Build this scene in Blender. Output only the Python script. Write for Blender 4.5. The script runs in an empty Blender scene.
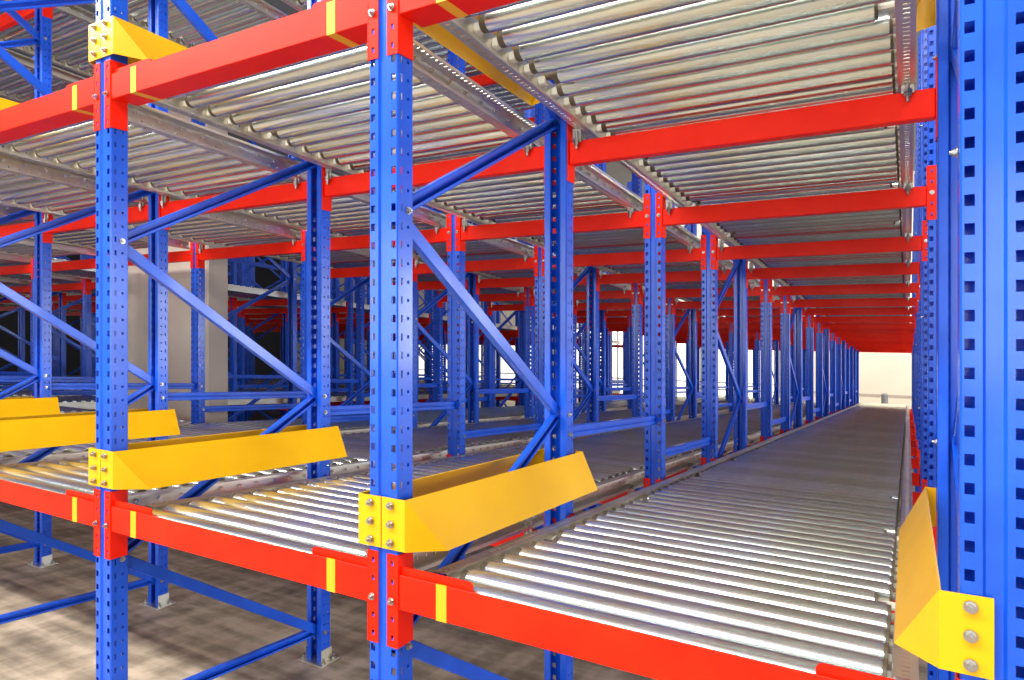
import bpy, bmesh, math, random
from mathutils import Vector, Matrix
S = bpy.context.scene
C = S.collection
random.seed(4)

# ------------------------------------------------------------ measured layout
ALPHA = 0.52829          # camera yaw relative to the lanes
ZO = 1.682               # eye height above the floor at the rack face
Y0 = 1.4642              # rack face
XB = -1.3253             # left edge of the second post row from the right
BAY = 1.4055
D1, D2 = 1.0741, 1.2595  # frame depth, gap
SL = 0.0765              # fall of floor and lanes away from the aisle
PW, PD = .104, .069      # post section
PITCH = .0517
def H(y, z):             # level above the camera's eye line -> world height
    return ZO + z - SL*(y-Y0)
def YK(k):
    n, r = divmod(k, 3)
    return Y0 + n*(D1+2*D2) + (0, D1, D1+D2)[r]
def XR(r):               # left edge of post row r (0 = rightmost)
    return XB + BAY*(1-r)
NK, NR = 18, 14
YEND = YK(NK-1)+PD

# ------------------------------------------------------------ camera, light, exposure
cd = bpy.data.cameras.new('camera'); cam = bpy.data.objects.new('camera', cd); C.objects.link(cam)
cam.location = (0, 0, ZO); cam.rotation_euler = (math.pi/2, 0, ALPHA)
cd.sensor_width = 36; cd.lens = 679.04/1024*36; cd.shift_y = -16.16/1024; cd.clip_start = .05; cd.clip_end = 200
S.camera = cam
S.view_settings.view_transform = 'Standard'; S.view_settings.look = 'None'
S.view_settings.exposure = -0.38; S.view_settings.gamma = 1; S.view_settings.use_curve_mapping = False
w = bpy.data.worlds.new('hall'); S.world = w; w.use_nodes = True
wn = w.node_tree.nodes['Background']; wn.inputs[0].default_value = (.90, .95, 1, 1); wn.inputs[1].default_value = 0.75
def area(name, loc, rot, sx, sy, power, col=(1, .97, .92)):
    l = bpy.data.lights.new(name, 'AREA'); l.shape = 'RECTANGLE'; l.size = sx; l.size_y = sy; l.energy = power; l.color = col
    o = bpy.data.objects.new(name, l); C.objects.link(o); o.location = loc; o.rotation_euler = rot
    return o
# hall luminaires over the front aisle and the far aisle, and the open gates behind the viewer
for x in (-9, -4.5, 0):
    area('aisle_luminaire', (x, -2.6, 6.4), (math.radians(44), 0, 0), 4.8, .6, 640)
for x in (-9, -3, 3):
    area('gate_daylight', (x, -9, 2.1), (math.radians(87), 0, 0), 4.6, 3.6, 480, (.93, .97, 1))
for y in (7, 14, 21):      # added fill light for the lanes, entering between the posts of the rightmost row
    area('side_fill', (12.5, y, 1.9), (0, math.radians(88), 0), 3.4, 5.5, 1300, (.90, .95, 1))
for x in (-11, -5, 1):
    area('far_aisle_luminaire', (x, 26.2, 4.6), (math.radians(50), 0, 0), 5, .6, 400, (1, .95, .86))

# ------------------------------------------------------------ materials
def mat(name, col, rough=.4, metal=0, coat=0, spec=.5):
    m = bpy.data.materials.new(name); m.use_nodes = True
    b = m.node_tree.nodes['Principled BSDF']
    b.inputs['Base Color'].default_value = (*col, 1); b.inputs['Roughness'].default_value = rough
    b.inputs['Metallic'].default_value = metal; b.inputs['Coat Weight'].default_value = coat
    b.inputs['Coat Roughness'].default_value = .12; b.inputs['Specular IOR Level'].default_value = spec
    return m, b, m.node_tree
def mix_noise(nt, b, cols, scale, stretch=(1, 1, 1), detail=4, coord='Object', pos=(.35, .65), bump=0, rgh=None):
    tc = nt.nodes.new('ShaderNodeTexCoord'); mp = nt.nodes.new('ShaderNodeMapping'); mp.inputs['Scale'].default_value = stretch
    n = nt.nodes.new('ShaderNodeTexNoise'); n.inputs['Scale'].default_value = scale; n.inputs['Detail'].default_value = detail
    nt.links.new(tc.outputs[coord], mp.inputs[0]); nt.links.new(mp.outputs[0], n.inputs['Vector'])
    r = nt.nodes.new('ShaderNodeValToRGB'); els = r.color_ramp.elements
    els[0].position = pos[0]; els[0].color = (*cols[0], 1); els[1].position = pos[1]; els[1].color = (*cols[-1], 1)
    for i, c in enumerate(cols[1:-1]):
        e = els.new(pos[0]+(pos[1]-pos[0])*(i+1)/(len(cols)-1)); e.color = (*c, 1)
    nt.links.new(n.outputs[0], r.inputs[0]); nt.links.new(r.outputs[0], b.inputs['Base Color'])
    if bump:
        bp = nt.nodes.new('ShaderNodeBump'); bp.inputs['Strength'].default_value = bump; bp.inputs['Distance'].default_value = .002
        nt.links.new(n.outputs[0], bp.inputs['Height']); nt.links.new(bp.outputs[0], b.inputs['Normal'])
    if rgh:
        mr = nt.nodes.new('ShaderNodeMapRange'); mr.inputs['To Min'].default_value = rgh[0]; mr.inputs['To Max'].default_value = rgh[1]
        nt.links.new(n.outputs[0], mr.inputs[0]); nt.links.new(mr.outputs[0], b.inputs['Roughness'])
    return n, r
M = {}
m, b, nt = mat('blue_enamel', (.018, .10, .66), .28, 0, .25, .35); M['blue'] = m
mix_noise(nt, b, [(.006, .078, .60), (.009, .10, .72)], 6, detail=3)
m, b, nt = mat('red_enamel', (.92, .035, .008), .42, 0, .04, .16); M['red'] = m
mix_noise(nt, b, [(.88, .012, .001), (.95, .020, .0015)], 5, detail=3)
m, b, nt = mat('yellow_enamel', (.86, .56, .004), .34, 0, .15, .3); M['yellow'] = m
mix_noise(nt, b, [(.78, .40, .001), (.86, .46, .002)], 3, detail=2)
M['tape'] = mat('yellow_marking_paint', (.88, .40, .004), .5)[0]
def zinc(name, cols, rough, stretch):
    m, b, nt = mat(name, cols[0], rough, .97)
    oi = nt.nodes.new('ShaderNodeObjectInfo')
    n, r = mix_noise(nt, b, cols, 7, stretch, 3, pos=(.3, .7), rgh=(rough-.03, rough+.05))
    # every roller has its own shade of zinc passivation
    mx = nt.nodes.new('ShaderNodeMixRGB'); mx.blend_type = 'MULTIPLY'; mx.inputs[0].default_value = 1
    vr = nt.nodes.new('ShaderNodeValToRGB'); e = vr.color_ramp.elements
    e[0].color = (.78, .77, .70, 1); e[1].color = (.98, 1, 1, 1)
    e2 = e.new(.5); e2.color = (.92, .90, .80, 1)
    nt.links.new(oi.outputs['Random'], vr.inputs[0]); nt.links.new(r.outputs[0], mx.inputs[1]); nt.links.new(vr.outputs[0], mx.inputs[2])
    nt.links.new(mx.outputs[0], b.inputs['Base Color'])
    return m
M['zinc'] = zinc('zinc_roller', [(.72, .80, .86), (.84, .90, .86), (.78, .86, 1)], .24, (.6, 3, 3))
M['galv'] = zinc('galvanised_rail', [(.68, .64, .58), (.82, .78, .72), (.74, .73, .80)], .40, (2, .5, 2))
M['bolt'] = mat('bright_bolt', (.45, .43, .40), .3, 1)[0]
M['stud'] = mat('axle_bolt', (.85, .85, .88), .22, 1)[0]
M['cream'] = mat('cream_plastic_holder', (.62, .60, .50), .45)[0]
M['ring'] = mat('brown_bearing_ring', (.10, .075, .045), .5)[0]
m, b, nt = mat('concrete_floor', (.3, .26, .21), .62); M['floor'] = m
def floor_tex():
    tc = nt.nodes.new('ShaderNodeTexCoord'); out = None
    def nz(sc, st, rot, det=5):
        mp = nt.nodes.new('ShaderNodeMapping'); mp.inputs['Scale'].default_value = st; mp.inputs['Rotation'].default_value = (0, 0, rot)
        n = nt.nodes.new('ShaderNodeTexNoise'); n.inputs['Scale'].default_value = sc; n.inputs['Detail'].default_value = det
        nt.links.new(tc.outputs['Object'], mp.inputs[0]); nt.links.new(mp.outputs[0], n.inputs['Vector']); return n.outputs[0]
    a_, b_, c_ = nz(2.2, (.3, 4.2, 1), .1), nz(2.0, (3.4, .25, 1), -.1), nz(14, (1, 1, 1), 0, 8)  # two stretched noises paint crossing streaks of light and shadow into the concrete colour
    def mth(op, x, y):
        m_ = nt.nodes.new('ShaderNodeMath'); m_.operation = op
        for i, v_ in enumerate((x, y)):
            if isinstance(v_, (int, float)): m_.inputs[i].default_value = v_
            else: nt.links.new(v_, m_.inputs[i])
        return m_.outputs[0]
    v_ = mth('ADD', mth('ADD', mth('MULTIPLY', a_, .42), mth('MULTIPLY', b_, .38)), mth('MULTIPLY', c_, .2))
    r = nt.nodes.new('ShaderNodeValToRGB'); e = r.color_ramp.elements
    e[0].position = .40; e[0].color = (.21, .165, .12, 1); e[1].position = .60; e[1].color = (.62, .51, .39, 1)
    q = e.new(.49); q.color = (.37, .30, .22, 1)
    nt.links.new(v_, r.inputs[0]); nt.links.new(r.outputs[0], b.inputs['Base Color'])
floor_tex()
m, b, nt = mat('cream_wall', (.80, .72, .58), .8); M['wall'] = m
mix_noise(nt, b, [(.78, .70, .57), (.84, .76, .62)], .6)
m, b, nt = mat('pillar_plaster', (.62, .54, .47), .8); M['pillar'] = m
mix_noise(nt, b, [(.46, .385, .325), (.55, .465, .40)], 1.2)
M['pillar_dark'] = mat('pillar_lower_paint', (.47, .40, .35), .75)[0]
M['grey'] = mat('grey_metal', (.25, .25, .26), .5)[0]
M['dim'] = mat('grey_ceiling_paint', (.22, .22, .23), .8)[0]; M['navy'] = mat('unlit_wall_tone', (.02, .02, .028), .8)[0]  # left wall: near-black colour stands in for the unlit depth of the hall
M['window'], b, nt = mat('daylit_frosted_glass', (.9, .9, .9), .3)
b.inputs['Emission Color'].default_value = (1, .97, .90, 1); b.inputs['Emission Strength'].default_value = 1.7
M['signred'] = mat('red_panel_paint', (.75, .05, .07), .5)[0]
M['signwhite'] = mat('white_panel_paint', (.85, .85, .85), .5)[0]

# ------------------------------------------------------------ helpers
def me(name, bm, mats, smooth=0):
    if smooth:
        for f in bm.faces:
            f.smooth = True
    bmesh.ops.recalc_face_normals(bm, faces=bm.faces)
    d = bpy.data.meshes.new(name); bm.to_mesh(d); bm.free()
    for x in (mats if isinstance(mats, (list, tuple)) else [mats]): d.materials.append(x)
    if smooth and hasattr(d, 'set_sharp_from_angle'): d.set_sharp_from_angle(angle=math.radians(38))
    return d
def ob(name, data, parent=None, loc=(0, 0, 0), scale=None):
    o = bpy.data.objects.new(name, data); C.objects.link(o); o.parent = parent; o.location = loc
    if scale: o.scale = scale
    return o
def tag(o, label, cat, group=None, kind=None):
    if label: o['label'] = label
    if cat: o['category'] = cat
    if group: o['group'] = group
    if kind: o['kind'] = kind
    return o
def thing(name, label, cat, loc, group=None):
    return tag(ob(name, None, None, loc), label, cat, group, 'thing')
def kids(root, ch):
    for c in ch: tree_copy(c, root)
def tree_copy(o, parent=None, cmap=None):
    c = o.copy(); C.objects.link(c); c.parent = parent
    for k in cmap.get(o.name, ()) if cmap else (): tree_copy(k, c, cmap)
    return c
def box(bm, x0, x1, y0, y1, z0, z1, mi=0, bev=0):
    r = bmesh.ops.create_cube(bm, size=1, matrix=Matrix.Translation(((x0+x1)/2, (y0+y1)/2, (z0+z1)/2)) @ Matrix.Diagonal((x1-x0, y1-y0, z1-z0, 1)))
    fs = {f for v in r['verts'] for f in v.link_faces}
    for f in fs: f.material_index = mi
    if bev:
        es = {e for f in fs for e in f.edges}
        q = bmesh.ops.bevel(bm, geom=list(es), offset=bev, segments=1, affect='EDGES')
        for f in q['faces']: f.material_index = mi
def cyl(bm, a, b, r, seg=12, mi=0, r2=None):
    a, b = Vector(a), Vector(b); d = b-a
    mt = Matrix.Translation((a+b)/2) @ d.to_track_quat('Z', 'Y').to_matrix().to_4x4()
    q = bmesh.ops.create_cone(bm, cap_ends=True, segments=seg, radius1=r, radius2=r if r2 is None else r2, depth=d.length, matrix=mt)
    for f in {f for v in q['verts'] for f in v.link_faces}: f.material_index = mi
def sheet(path, zlines, hole, bm=None, axis=None):
    """sheet metal swept along z: path = [(x,y,u)], hole(u0,u1,z0,z1) says which cells are punched out"""
    bm = bm or bmesh.new()
    grid = [[bm.verts.new((p[0], p[1], z)) for z in zlines] for p in path]
    for i in range(len(path)-1):
        for j in range(len(zlines)-1):
            if hole(i, j): continue
            bm.faces.new((grid[i][j], grid[i+1][j], grid[i+1][j+1], grid[i][j+1]))
    bmesh.ops.delete(bm, geom=[v for v in bm.verts if not v.link_faces], context='VERTS')
    return bm
def solid(bm, t):
    bmesh.ops.recalc_face_normals(bm, faces=bm.faces)
    bmesh.ops.solidify(bm, geom=list(bm.faces), thickness=t)

# ------------------------------------------------------------ perforated post (open omega section, punched)
PH = 4.83
def post_mesh():
    c = .0035
    left = [(.030, .060), (.030, .066), (.027, .069), (c, .069), (0, .069-c)]
    # side: holes at y .046 (round) and .019 (slot)
    side = [(0, .0505, 'h'), (0, .0415), (0, .0225, 's'), (0, .0155), (0, c)]
    front = [(c, 0), (.0068, 0, 'f'), (.0225, 0), (.034, 0), (.039, .0065)]
    half = [(p[0], p[1], p[2] if len(p) > 2 else '') for p in left+side+front]
    n = len(half)
    path = list(half)
    for i in range(n-1, -1, -1):
        p = half[i]
        fl = half[i-1][2] if i > 0 else ''
        path.append((PW-p[0], p[1], fl))
    zl = [0.0]; kinds = []
    z = .0423
    while z < PH-.03:
        for d, k in ((-.0105, 'b'), (-.0045, 'o'), (.0045, 'm'), (.0105, 'o')):
            zl.append(z+d); kinds.append(k)     # kind of the cell BELOW this line
        z += PITCH
    zl.append(PH); kinds.append('b')
    def hole(i, j):
        k = kinds[j]; t = path[i][2]
        if k == 'b' or not t: return False
        if t == 'h': return k == 'm'
        return True
    bm = sheet(path, zl, hole)
    solid(bm, .0022)
    return me('post', bm, M['blue'])
POST = post_mesh()
def rear(o):     # turn a post so its face looks to the back, same footprint
    o.rotation_euler = (0, 0, math.pi); o.location = (o.location.x+PW, o.location.y+PD, o.location.z)
    return o
def foot_mesh():
    bm = bmesh.new()
    box(bm, -.035, .139, -.03, .10, 0, .008, 0, .002)
    box(bm, -.006, -.002, .0, .07, .008, .07, 0)
    box(bm, .106, .110, .0, .07, .008, .07, 0)
    for x in (-.02, .124):
        for y in (.0, .07):
            cyl(bm, (x, y, .008), (x, y, .02), .011, 6, 1); cyl(bm, (x, y, .02), (x, y, .035), .005, 8, 1)
    return me('foot_plate', bm, [M['galv'], M['bolt']])
FOOT = foot_mesh()
def brace_mesh(y0, z0, y1, z1, flip):
    # C channel, flat web to +x, thin lips turned in
    bm = bmesh.new(); a = Vector((0, y0, z0)); b = Vector((0, y1, z1)); d = (b-a).normalized(); n = Vector((0, -d.z, d.y))
    a -= d*.02; b += d*.02
    hw = .0225; prof = [(-.012, hw-.012), (-.012, hw-.003), (-.009, hw), (.011, hw), (.014, hw-.003), (.014, -hw+.003), (.011, -hw), (-.009, -hw), (-.012, -hw+.003), (-.012, -hw+.012)]
    if flip: prof = [(-x, v) for x, v in prof]
    r0 = [bm.verts.new(a+Vector((x, 0, 0))+n*v) for x, v in prof]; r1 = [bm.verts.new(b+Vector((x, 0, 0))+n*v) for x, v in prof]
    for i in range(len(prof)-1): bm.faces.new((r0[i], r0[i+1], r1[i+1], r1[i]))
    solid(bm, .0018)
    return me('brace', bm, M['blue'])
def bolt_mesh(axis, r=.008, l=.008):
    bm = bmesh.new(); v = Vector(axis)
    cyl(bm, v*0, v*.0018, r*1.35, 14); cyl(bm, v*.0018, v*l, r, 6); cyl(bm, v*l, v*(l+.005), r*.5, 8)
    return me('bolt', bm, M['bolt'], 1)
BOLTX, BOLTY = bolt_mesh((1, 0, 0)), bolt_mesh((0, -1, 0))
BOLTXn, BOLTYp = bolt_mesh((-1, 0, 0)), bolt_mesh((0, 1, 0))
# braces of one frame: front nodes / rear nodes above the foot; the rear foot is lower by the fall
dz = -SL*D1
FN = [.772, 2.0014, 3.231, 4.46]; RN = [.157, 1.387, 2.616, 3.845]
yf, yr = .045, D1+.024
segs = [(yf, .157, yr, RN[0]+dz, 1)]
for i in range(4):
    segs.append((yr, RN[i]+dz, yf, FN[i], 0))
    if i < 3: segs.append((yf, FN[i], yr, RN[i+1]+dz, 1))
BR = [brace_mesh(*s) for s in segs]
ORD = ['front', 'second', 'third', 'fourth', 'fifth', 'sixth', 'seventh', 'eighth', 'ninth', 'tenth', 'eleventh', 'twelfth', 'thirteenth', 'fourteenth', 'fifteenth', 'sixteenth', 'seventeenth', 'eighteenth', 'nineteenth', 'twentieth']
OR2 = ['rightmost'] + ORD[1:]
def rowname(r): return 'rightmost row' if r == 0 else ORD[r]+' row from right'
def lanename(l): return 'rightmost lane' if l == 0 else ORD[l]+' lane from right'
PILLAR = (-7.35, -5.88, 4.20, 4.45)
def in_pillar(x, y0, y1):
    return PILLAR[0]-.12 < x < PILLAR[1]+.02 and y1 > PILLAR[2] and y0 < PILLAR[3]
def frame(r, k, n):
    x, y = XR(r), YK(k)
    t = thing('rack_upright', 'blue perforated upright frame with zigzag braces, %s, %s' % ('at the aisle' if n == 0 else ORD[n]+' back', rowname(r)), 'rack frame', (x, y, H(y, -ZO)), 'blue upright frames')
    p = ob('post', POST, t); q = rear(ob('post', POST, t, (0, D1, dz)))
    near = k < 7 and r < 6
    if near:
        ob('foot_plate', FOOT, p); ob('foot_plate', FOOT, q)
    for i, b_ in enumerate(BR):
        bo = ob('brace', b_, t, (PW/2, 0, 0))
        if near and i in (1, 3, 5, 7):
            j = (i-1)//2
            ob('bolt', BOLTX, bo, (PW/2+.0012, yf, FN[j])); ob('bolt', BOLTX, bo, (PW/2+.0012, yr, RN[j]+dz))
            if r == 0: ob('bolt', BOLTXn, bo, (-PW/2-.0012, yf, FN[j])); ob('bolt', BOLTXn, bo, (-PW/2-.0012, yr, RN[j]+dz))
    return t
def single(r, k, n):
    x, y = XR(r), YK(k)
    t = thing('rack_post', 'single blue perforated post between frames, %s back, %s' % ((['first']+ORD[1:])[n], rowname(r)), 'rack post', (x, y, H(y, -ZO)), 'single blue posts between frames')
    p = ob('post', POST, t)
    if k < 7 and r < 6: ob('foot_plate', FOOT, p)
for r in range(NR):
    for k in range(0, NK, 3):
        if not in_pillar(XR(r), YK(k), YK(k+1)+PD): frame(r, k, k//3)
    for k in range(2, NK, 3):
        if not in_pillar(XR(r), YK(k), YK(k)+PD): single(r, k, k//3)
# spacer bars
def spacer_mesh(L):
    bm = bmesh.new(); zz = -SL*L; h = .026
    prof = [(-.014, -h+.012), (-.014, -h+.003), (-.011, -h), (.013, -h), (.016, -h+.003), (.016, -.006), (.010, -.002), (.010, .002), (.016, .006), (.016, h-.003), (.013, h), (-.011, h), (-.014, h-.003), (-.014, h-.012)]
    a = [bm.verts.new((x, 0, z)) for x, z in prof]; b = [bm.verts.new((x, L, z+zz)) for x, z in prof]
    for i in range(len(prof)-1): bm.faces.new((a[i], a[i+1], b[i+1], b[i]))
    solid(bm, .0018); return me('bar', bm, M['blue'])
SP1, SP2 = spacer_mesh(D2-PD+.02), spacer_mesh(D2-.05+.02)
for r in range(9):
    for n in range(6):
        for (ka, msh, zz, y0off, lv) in ((3*n+1, SP1, -.375, PD-.01, 'lower'), (3*n+1, SP1, 1.28, PD-.01, 'upper'), (3*n+2, SP2, -.585, .03, 'lower'), (3*n+2, SP2, 1.07, .03, 'upper')):
            if ka+1 >= NK: continue
            y = YK(ka)+y0off
            if in_pillar(XR(r), YK(ka), YK(ka+1)): continue
            if lv == 'upper' and n > 1: continue
            where = ('behind the frame' if ka % 3 == 1 else 'behind the single post')
            t = thing('spacer_bar', '%s blue spacer bar %s, %s back, %s' % (lv, where, (['first']+ORD[1:])[n], rowname(r)), 'bar', (XR(r)+PW/2, y, H(y, zz)), 'blue spacer bars')
            ob('bar', msh, t)
            if n < 2 and r < 5:
                ob('bolt', BOLTX, t, (PW/2+.001, (-.03 if ka % 3 == 1 else .02), 0)); ob('bolt', BOLTX, t, (PW/2+.001, D2-PD+.04, -SL*D2))

# ------------------------------------------------------------ beams
BL = BAY-PW              # clear width between posts
def holed_flange(x0, x1, y, h, bm):
    """flange in the xz plane with a column of slots"""
    xm = (x0+x1)/2; xs = [x0, xm-.0045, xm+.0045, x1]
    zl = [0]; z = .026; kd = []
    while z < h-.015:
        zl += [z-.008, z+.008]; kd += [0, 1]; z += PITCH
    zl.append(h); kd.append(0)
    sheet([(x, y) for x in xs], zl, lambda i, j: i == 1 and kd[j], bm)
def connector_mesh(h, mirror, back):
    # left-end connector (sits on the right part of a post); origin at the post's right edge, connector bottom
    bm = bmesh.new()
    holed_flange(-.036, .002, -.003, h, bm)
    bmesh.ops.remove_doubles(bm, verts=bm.verts, dist=1e-5)
    solid(bm, .003)
    box(bm, .0005, .0045, -.004, .064, .0, h, 0, .001)
    if mirror:
        for v in bm.verts: v.co.x = -v.co.x
    if back:
        for v in bm.verts: v.co.y = PD-v.co.y
    return me('connector', bm, M['red'])
HC = .258
CON = {(m_, b_): connector_mesh(HC, m_, b_) for m_ in (0, 1) for b_ in (0, 1)}
def front_bar():
    bm = bmesh.new(); L = BL-.01; x0 = .005; h = .096
    # open step section: front wall, bottom plate, closed end boxes with raised lugs
    box(bm, x0, x0+L, 0, .006, 0, h, 0, .0015)
    box(bm, x0, x0+L, .004, .104, 0, .010, 0, .0015)
    box(bm, x0, x0+L, .100, .104, .008, .030, 0)
    for a, b in ((x0, x0+.235), (x0+L-.235, x0+L)):
        # raised lug with a rounded inner corner
        lug = [(a, h-.01), (b, h-.01), (b, h+.008), (b-.004, h+.0155), (b-.012, h+.019), (a, h+.019)]
        if a > .5: lug = [(a+b-px, pz) for px, pz in lug]
        for yy0, yy1 in ((.012, .018),):
            f0 = [bm.verts.new((px, yy0, pz)) for px, pz in lug]; f1 = [bm.verts.new((px, yy1, pz)) for px, pz in lug]
            bm.faces.new(f0); bm.faces.new(f1[::-1])
            for i in range(len(lug)):
                j = (i+1) % len(lug); bm.faces.new((f0[i], f0[j], f1[j], f1[i]))
        box(bm, a, b, .002, .018, h-.014, h-.004, 0, .001)
    return me('bar', bm, M['red'])
def mid_bar():
    bm = bmesh.new(); box(bm, .005, BL-.005, 0, .05, 0, .094, 0, .003)
    return me('bar', bm, M['red'])
FB, MBAR = front_bar(), mid_bar()
def band_mesh():
    bm = bmesh.new()
    path = [(.0, .0965, .003), (0, .0965, -.0007), (0, -.0007, -.0007), (0, -.0007, .1047)]
    xs = (0, .034)
    a = [bm.verts.new((0, p[2], p[1])) for p in path]; b = [bm.verts.new((.034, p[2], p[1])) for p in path]
    for i in range(3): bm.faces.new((a[i], b[i], b[i+1], a[i+1]))
    solid(bm, .0004)
    return me('yellow_band', bm, M['tape'])
BAND = band_mesh()
LEV = {'lower': -1.648, 'upper': 0.0, 'top': 1.648}
def beam(l, k, lev):
    r = l+1; xl = XR(r)+PW; y = YK(k); isr = k % 3 == 1
    if k == 0:
        z = .857+LEV[lev]; zc = z-.108; yb = y
    else:
        z = .744+LEV[lev]; zc = z-.070; yb = y+(PD-.052 if isr else .002)
    t = thing('rack_beam', 'red cross beam of the %s deck, %s, %s' % (lev, 'at the aisle' if k == 0 else ORD[k]+' back', lanename(l)), 'beam', (xl, yb, H(y, z)), 'red cross beams')
    ob('bar', FB if k == 0 else MBAR, t)
    near = k < 8 and l < 6
    for mi, xx in ((0, 0), (1, BL)):
        c = ob('connector', CON[(mi, 1 if isr else 0)], t, (xx, y-yb, zc-z))
        if near:
            s = -1 if mi else 1
            if isr: ob('bolt', BOLTYp, c, (-.017*s, PD+.004, .026+2*PITCH))
            else: ob('bolt', BOLTY, c, (-.017*s, -.0065, .026+2*PITCH))
    if k == 0:
        for xx in (.132, BL-.166): ob('yellow_band', BAND, t, (xx, 0, 0))
    return t
NL = NR-1
cand = []
for l in range(NL):
    xm = XR(l+1)+PW+BL/2
    for k in range(NK):
        for lev in ('lower', 'upper', 'top'):
            if lev == 'top' and not (k < 5 and 1 <= l < 8): continue
            if l in (4, 5) and k > 2: continue            # the building pillar stands here
            y = YK(k); dd = (xm**2+y**2)**.5
            cand.append((dd, l, k, lev))
cand.sort()
for c_ in cand[:300]: beam(*c_[1:])
bm = bmesh.new()
for dd, l, k, lev in cand[300:]:
    y = YK(k); z = H(y, (.857 if k == 0 else .744)+LEV[lev]); x = XR(l+1)+PW
    box(bm, x+.005, x+BL-.005, y+.002, y+.052, z, z+.094)
    for xx in (x, x+BL-.005): box(bm, xx, xx+.005, y, y+.064, z-.06, z+.19)
tag(ob('rack_beam', me('rack_beam', bm, M['red'])), 'distant red cross beams deep inside the far left lanes', 'beam', None, 'stuff')

# ------------------------------------------------------------ roller lanes
RP = 2*PITCH; RR = .0345; RY0 = .049          # roller pitch, radius, first roller
RZ = .925
XA, XZ = .140, 1.175                          # tube ends, from the post's right edge
def roller_mesh(short, seg=20):
    bm = bmesh.new(); s = .034 if short else 0
    cyl(bm, (XA+s, 0, 0), (XZ-s, 0, 0), RR, seg, 0)
    es = [e for e in bm.edges if len(e.link_faces) == 2 and e.calc_face_angle(0) > 1.2]
    bmesh.ops.bevel(bm, geom=es, offset=.003, segments=2, affect='EDGES')
    if seg > 12:
        cyl(bm, (XA+s-.022, 0, -.003), (XA+s, 0, -.003), RR-.006, seg, 1)
        cyl(bm, (XA-.030, 0, 0), (XA-.010+s, 0, 0), .014, 12, 1)
        box(bm, XA-.050, XA-.022, -.016, .016, -.030, .000, 2, .004)
        cyl(bm, (XZ-s, 0, 0), (XZ-s+.008, 0, 0), RR-.004, seg, 1)
        cyl(bm, (XZ-s+.008, 0, 0), (XZ+.017, 0, 0), .012, 8, 2)
    else:
        cyl(bm, (XA-.050, 0, 0), (XA, 0, 0), .016, 6, 2); cyl(bm, (XZ, 0, 0), (XZ+.017, 0, 0), .014, 6, 2)
    return me('roller', bm, [M['zinc'], M['ring'], M['cream']], 1)
ROL, ROLS = roller_mesh(0), roller_mesh(1)
def rail_mesh(L, left, holes=True):
    """channel, web towards the rollers, slotted flanges turned away from them; local y along the lane"""
    bm = bmesh.new(); z0, z1 = (.884 if left else .858), .944; fw = .045; s = -1 if left else 1
    n = int(L/.02585) if holes else 1
    ys = [0]; kd = []
    if holes:
        y = .013
        while y < min(L, 7.0)-.01:
            ys += [y-.004, y+.004]; kd += [0, 1]; y += .02585
    ys.append(L); kd.append(0)
    path = [(fw, z0+.010), (fw, z0), (fw*.72, z0), (fw*.35, z0), (.002, z0), (0, z0+.002), (0, z0+.020), (0, z0+.032), (0, z1-.002), (.002, z1), (fw*.35, z1), (fw*.72, z1), (fw, z1), (fw, z1-.010)]
    g = [[bm.verts.new((s*px, yy, pz-SL*yy)) for yy in ys] for px, pz in path]
    for i in range(len(path)-1):
        for j in range(len(ys)-1):
            if kd[j] and (i in (2, 10) or (i == 6 and (j//2) % 2)): continue
            bm.faces.new((g[i][j], g[i+1][j], g[i+1][j+1], g[i][j+1]))
    if holes:
        solid(bm, .002)
        for i in range(int(min(L, 5.5)/RP)):     # axle bolts through the web
            yy = .012+i*RP; zz = .912-SL*yy
            cyl(bm, (s*.001, yy, zz), (s*.010, yy, zz), .0085, 6, 1); cyl(bm, (s*.010, yy, zz), (s*.016, yy, zz), .004, 6, 1)
    return me('side_rail', bm, [M['galv'], M['stud']])
def clip_mesh():
    bm = bmesh.new()
    box(bm, -.020, .020, -.012, -.002, -.012, .046, 0, .002)
    cyl(bm, (0, -.016, .030), (0, -.016, -.040), .006, 8, 0); cyl(bm, (0, -.016, -.012), (0, -.016, -.024), .012, 6, 0)
    cyl(bm, (0, -.016, .0), (0, -.016, -.010), .014, 6, 0)
    return me('mounting_clip', bm, M['bolt'], 1)
CLIP = clip_mesh()
YL0 = .108
NROL = int((YEND-Y0-RY0-.03)/RP)+1
YCUT = YK(2)+.05
def merged_rollers(idx, seg):
    bm = bmesh.new()
    for i in idx:
        y = RY0+i*RP; z = RZ-SL*y
        q0 = len(bm.verts)
        cyl(bm, (XA, y, z), (XZ, y, z), RR, seg, 0)
        cyl(bm, (XA-.050, y, z), (XA, y, z), .016, 5, 1); cyl(bm, (XZ, y, z), (XZ+.017, y, z), .014, 5, 1)
    return me('roller', bm, [M['zinc'], M['cream']], 1)
L_ALL, L_CUT, L_TOP = YEND-Y0-YL0, YCUT-Y0-YL0, YK(4)-Y0-YL0
RAILS = {}
def rails(L, left, holes):
    key = (round(L, 3), left, holes)
    if key not in RAILS: RAILS[key] = rail_mesh(L, left, holes)
    return RAILS[key]
MR = {}
def mrg(a, b, seg):
    if (a, b, seg) not in MR: MR[(a, b, seg)] = merged_rollers(range(a, b), seg)
    return MR[(a, b, seg)]
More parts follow.
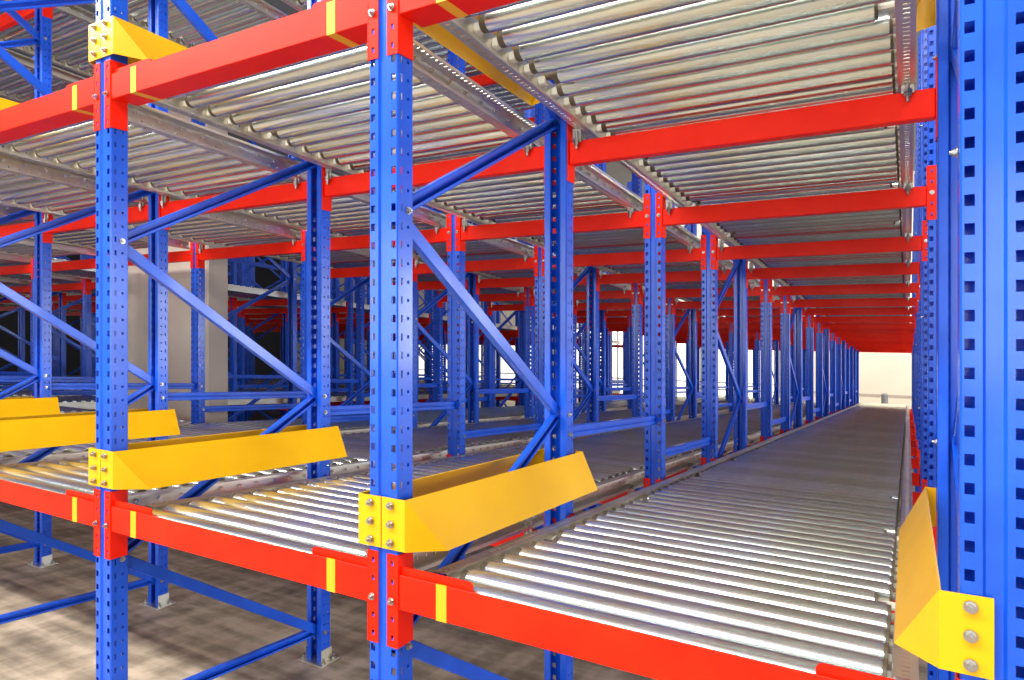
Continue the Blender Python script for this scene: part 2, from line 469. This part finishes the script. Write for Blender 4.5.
def lane(l, lev):
    cut = l in (4, 5)
    L = L_CUT if cut else (L_TOP if lev == 'top' else L_ALL)
    n = int((L+YL0-RY0-.03)/RP)+1
    x = XR(l+1)+PW
    t = thing('roller_lane', 'galvanised roller track with side rails, %s deck, %s' % (lev, lanename(l)), 'roller conveyor', (x, Y0, H(Y0, LEV[lev])), 'roller tracks')
    full = (l < 4 and lev != 'top')
    ob('side_rail', rails(L, 1, l < 5), t, (XA-.051, YL0, -SL*YL0)); ob('side_rail', rails(L, 0, l < 5), t, (XZ+.018, YL0, -SL*YL0))
    m = min(n, 100) if full else (min(n, 40) if (lev == 'top' and l < 6) else 0)
    for i in range(m):
        y = RY0+i*RP
        o = ob('roller', ROLS if i % 9 == 6 else ROL, t, (0, y, RZ-SL*y))
    if m < n:
        o = ob('roller', mrg(m, n, 14 if l < 4 else 10), t); o['kind'] = 'stuff'
    if l < 4 and lev != 'top':
        for k in range(1, 8 if not cut else 3):
            yb = YK(k)-Y0+(PD-.052 if k % 3 == 1 else .002)
            for xx in (XA-.095, XZ+.045): ob('mounting_clip', CLIP, t, (xx, yb, .840-SL*(YK(k)-Y0)))
    return t
for l in range(NL):
    for lev in ('lower', 'upper', 'top'):
        if lev == 'top' and not (1 <= l < 8): continue
        lane(l, lev)

# ------------------------------------------------------------ yellow entry guards
def guard_mesh(side):
    bm = bmesh.new()
    P = dict(f0=(-.0500, -.0085, .143), f1=(-.0500, -.0085, 0), a=(.032, -.0085, .143), b=(.032, -.0085, 0),
             t=(.105, .09, -.004), p=(.1065, 1.155, .024-SL*0), q=(.032, 1.165, .176), u=(.002, 1.168, .176), v=(.002, 1.168, .05))
    V = {}
    for k_, c in P.items():
        yy = max(c[1], 0)
        V[k_] = bm.verts.new((c[0]*side, c[1], c[2]-SL*yy))
    for f in (('f0', 'f1', 'b', 'a'), ('a', 'b', 't'), ('a', 't', 'q'), ('t', 'p', 'q'), ('q', 'p', 'v', 'u')): bm.faces.new([V[i] for i in f])
    solid(bm, .004)
    return me('guard_plate', bm, M['yellow'])
GM = {1: guard_mesh(1), -1: guard_mesh(-1)}
BOLTG = bolt_mesh((0, -1, 0), .0085, .010)
for r in range(NR-3):
    for lev, zz in (('lower', -.626), ('upper', 1.022)):
        for side in (1, -1):
            if r == 0 and side == 1: continue
            pe = XR(r)+(PW if side == 1 else 0)
            t = thing('entry_guard', 'yellow steel guard, %s deck, %s side of the %s' % (lev, 'right' if side == 1 else 'left', 'rightmost front post' if r == 0 else ORD[r]+' front post from right'), 'guard', (pe, Y0, H(Y0, zz)), 'yellow entry guards')
            gp = ob('guard_plate', GM[side], t)
            for i in range(3): ob('bolt', BOLTG, t, (-.0155*side, -.0125, .0715+(i-1)*PITCH))

# ------------------------------------------------------------ hall
def plane_obj(name, pts, m, kind='structure'):
    bm = bmesh.new(); bm.faces.new([bm.verts.new(p) for p in pts]); o = ob(name, me(name, bm, m)); o['kind'] = kind; return o
def fz(y): return H(y, -ZO)
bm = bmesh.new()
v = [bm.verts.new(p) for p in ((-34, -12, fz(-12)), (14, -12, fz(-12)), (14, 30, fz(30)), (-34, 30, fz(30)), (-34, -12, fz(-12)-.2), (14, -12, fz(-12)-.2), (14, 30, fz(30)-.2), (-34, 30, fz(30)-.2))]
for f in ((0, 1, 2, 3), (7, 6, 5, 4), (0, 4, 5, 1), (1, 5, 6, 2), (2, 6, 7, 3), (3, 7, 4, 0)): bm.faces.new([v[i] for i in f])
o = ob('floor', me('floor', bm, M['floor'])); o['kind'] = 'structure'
bm = bmesh.new(); box(bm, -34, 14, 30, 30.3, fz(30)-.2, 7.5); o = ob('wall_back', me('wall_back', bm, M['wall'])); o['kind'] = 'structure'
bm = bmesh.new(); box(bm, -34.3, -34, 6, 30.3, fz(30)-.2, 7.5); o = ob('wall_left', me('wall_left', bm, M['navy'])); o['kind'] = 'structure'
bm = bmesh.new(); box(bm, -34, 14, 29.96, 30, H(30, -.62), H(30, -.55)); o = ob('trim_1', me('trim_1', bm, M['pillar'])); o['kind'] = 'structure'
bm = bmesh.new(); box(bm, 14, 14.3, -12, 30.3, fz(30)-.2, 7.5); o = ob('wall_right', me('wall_right', bm, M['wall'])); o['kind'] = 'structure'
bm = bmesh.new(); box(bm, -34.3, 14.3, -12, 30.3, 7.5, 7.8); o = ob('ceiling', me('ceiling', bm, M['dim'])); o['kind'] = 'structure'
bm = bmesh.new()
box(bm, PILLAR[0], PILLAR[1], PILLAR[2], PILLAR[3], fz(PILLAR[3])-.05, 7.0, 0, .02)
o = ob('concrete_pillar', me('concrete_pillar', bm, M['pillar'])); o['kind'] = 'structure'; o.name = 'wall_pillar'

for i, x in enumerate((-26.0, -20.5, -15.0, -9.5)):
    bm = bmesh.new(); z0, z1 = fz(30)+.45, 1.5; W_ = 4.9
    for a_, b_ in ((0, .08), (W_/3-.03, W_/3+.03), (2*W_/3-.03, 2*W_/3+.03), (W_-.08, W_)): box(bm, x+a_, x+b_, 29.90, 29.99, z0, z1)
    for a_, b_ in ((z0, z0+.08), (z0+.55, z0+.60), (z0+.85, z0+.90), (z1-.08, z1)): box(bm, x, x+W_, 29.90, 29.985, a_, b_)
    f = ob('window_%d' % (i+1), me('window_frame', bm, M['grey'])); f['kind'] = 'structure'
    bm = bmesh.new(); box(bm, x+.02, x+W_-.02, 29.94, 29.96, z0+.02, z1-.02); ob('pane', me('pane', bm, M['window']), f)

bm = bmesh.new()
cyl(bm, (0, 0, .0), (0, 0, 1.15), .11, 16); cyl(bm, (0, 0, 1.15), (0, 0, 1.2), .11, 16, 0, .07); cyl(bm, (0, 0, 0), (0, 0, .02), .16, 16)
t = ob('grey_bollard', me('grey_bollard', bm, M['grey'], 1), None, (-.74, 28, fz(28)))
tag(t, 'small grey bollard standing before the cream back wall', 'bollard', None, 'thing')
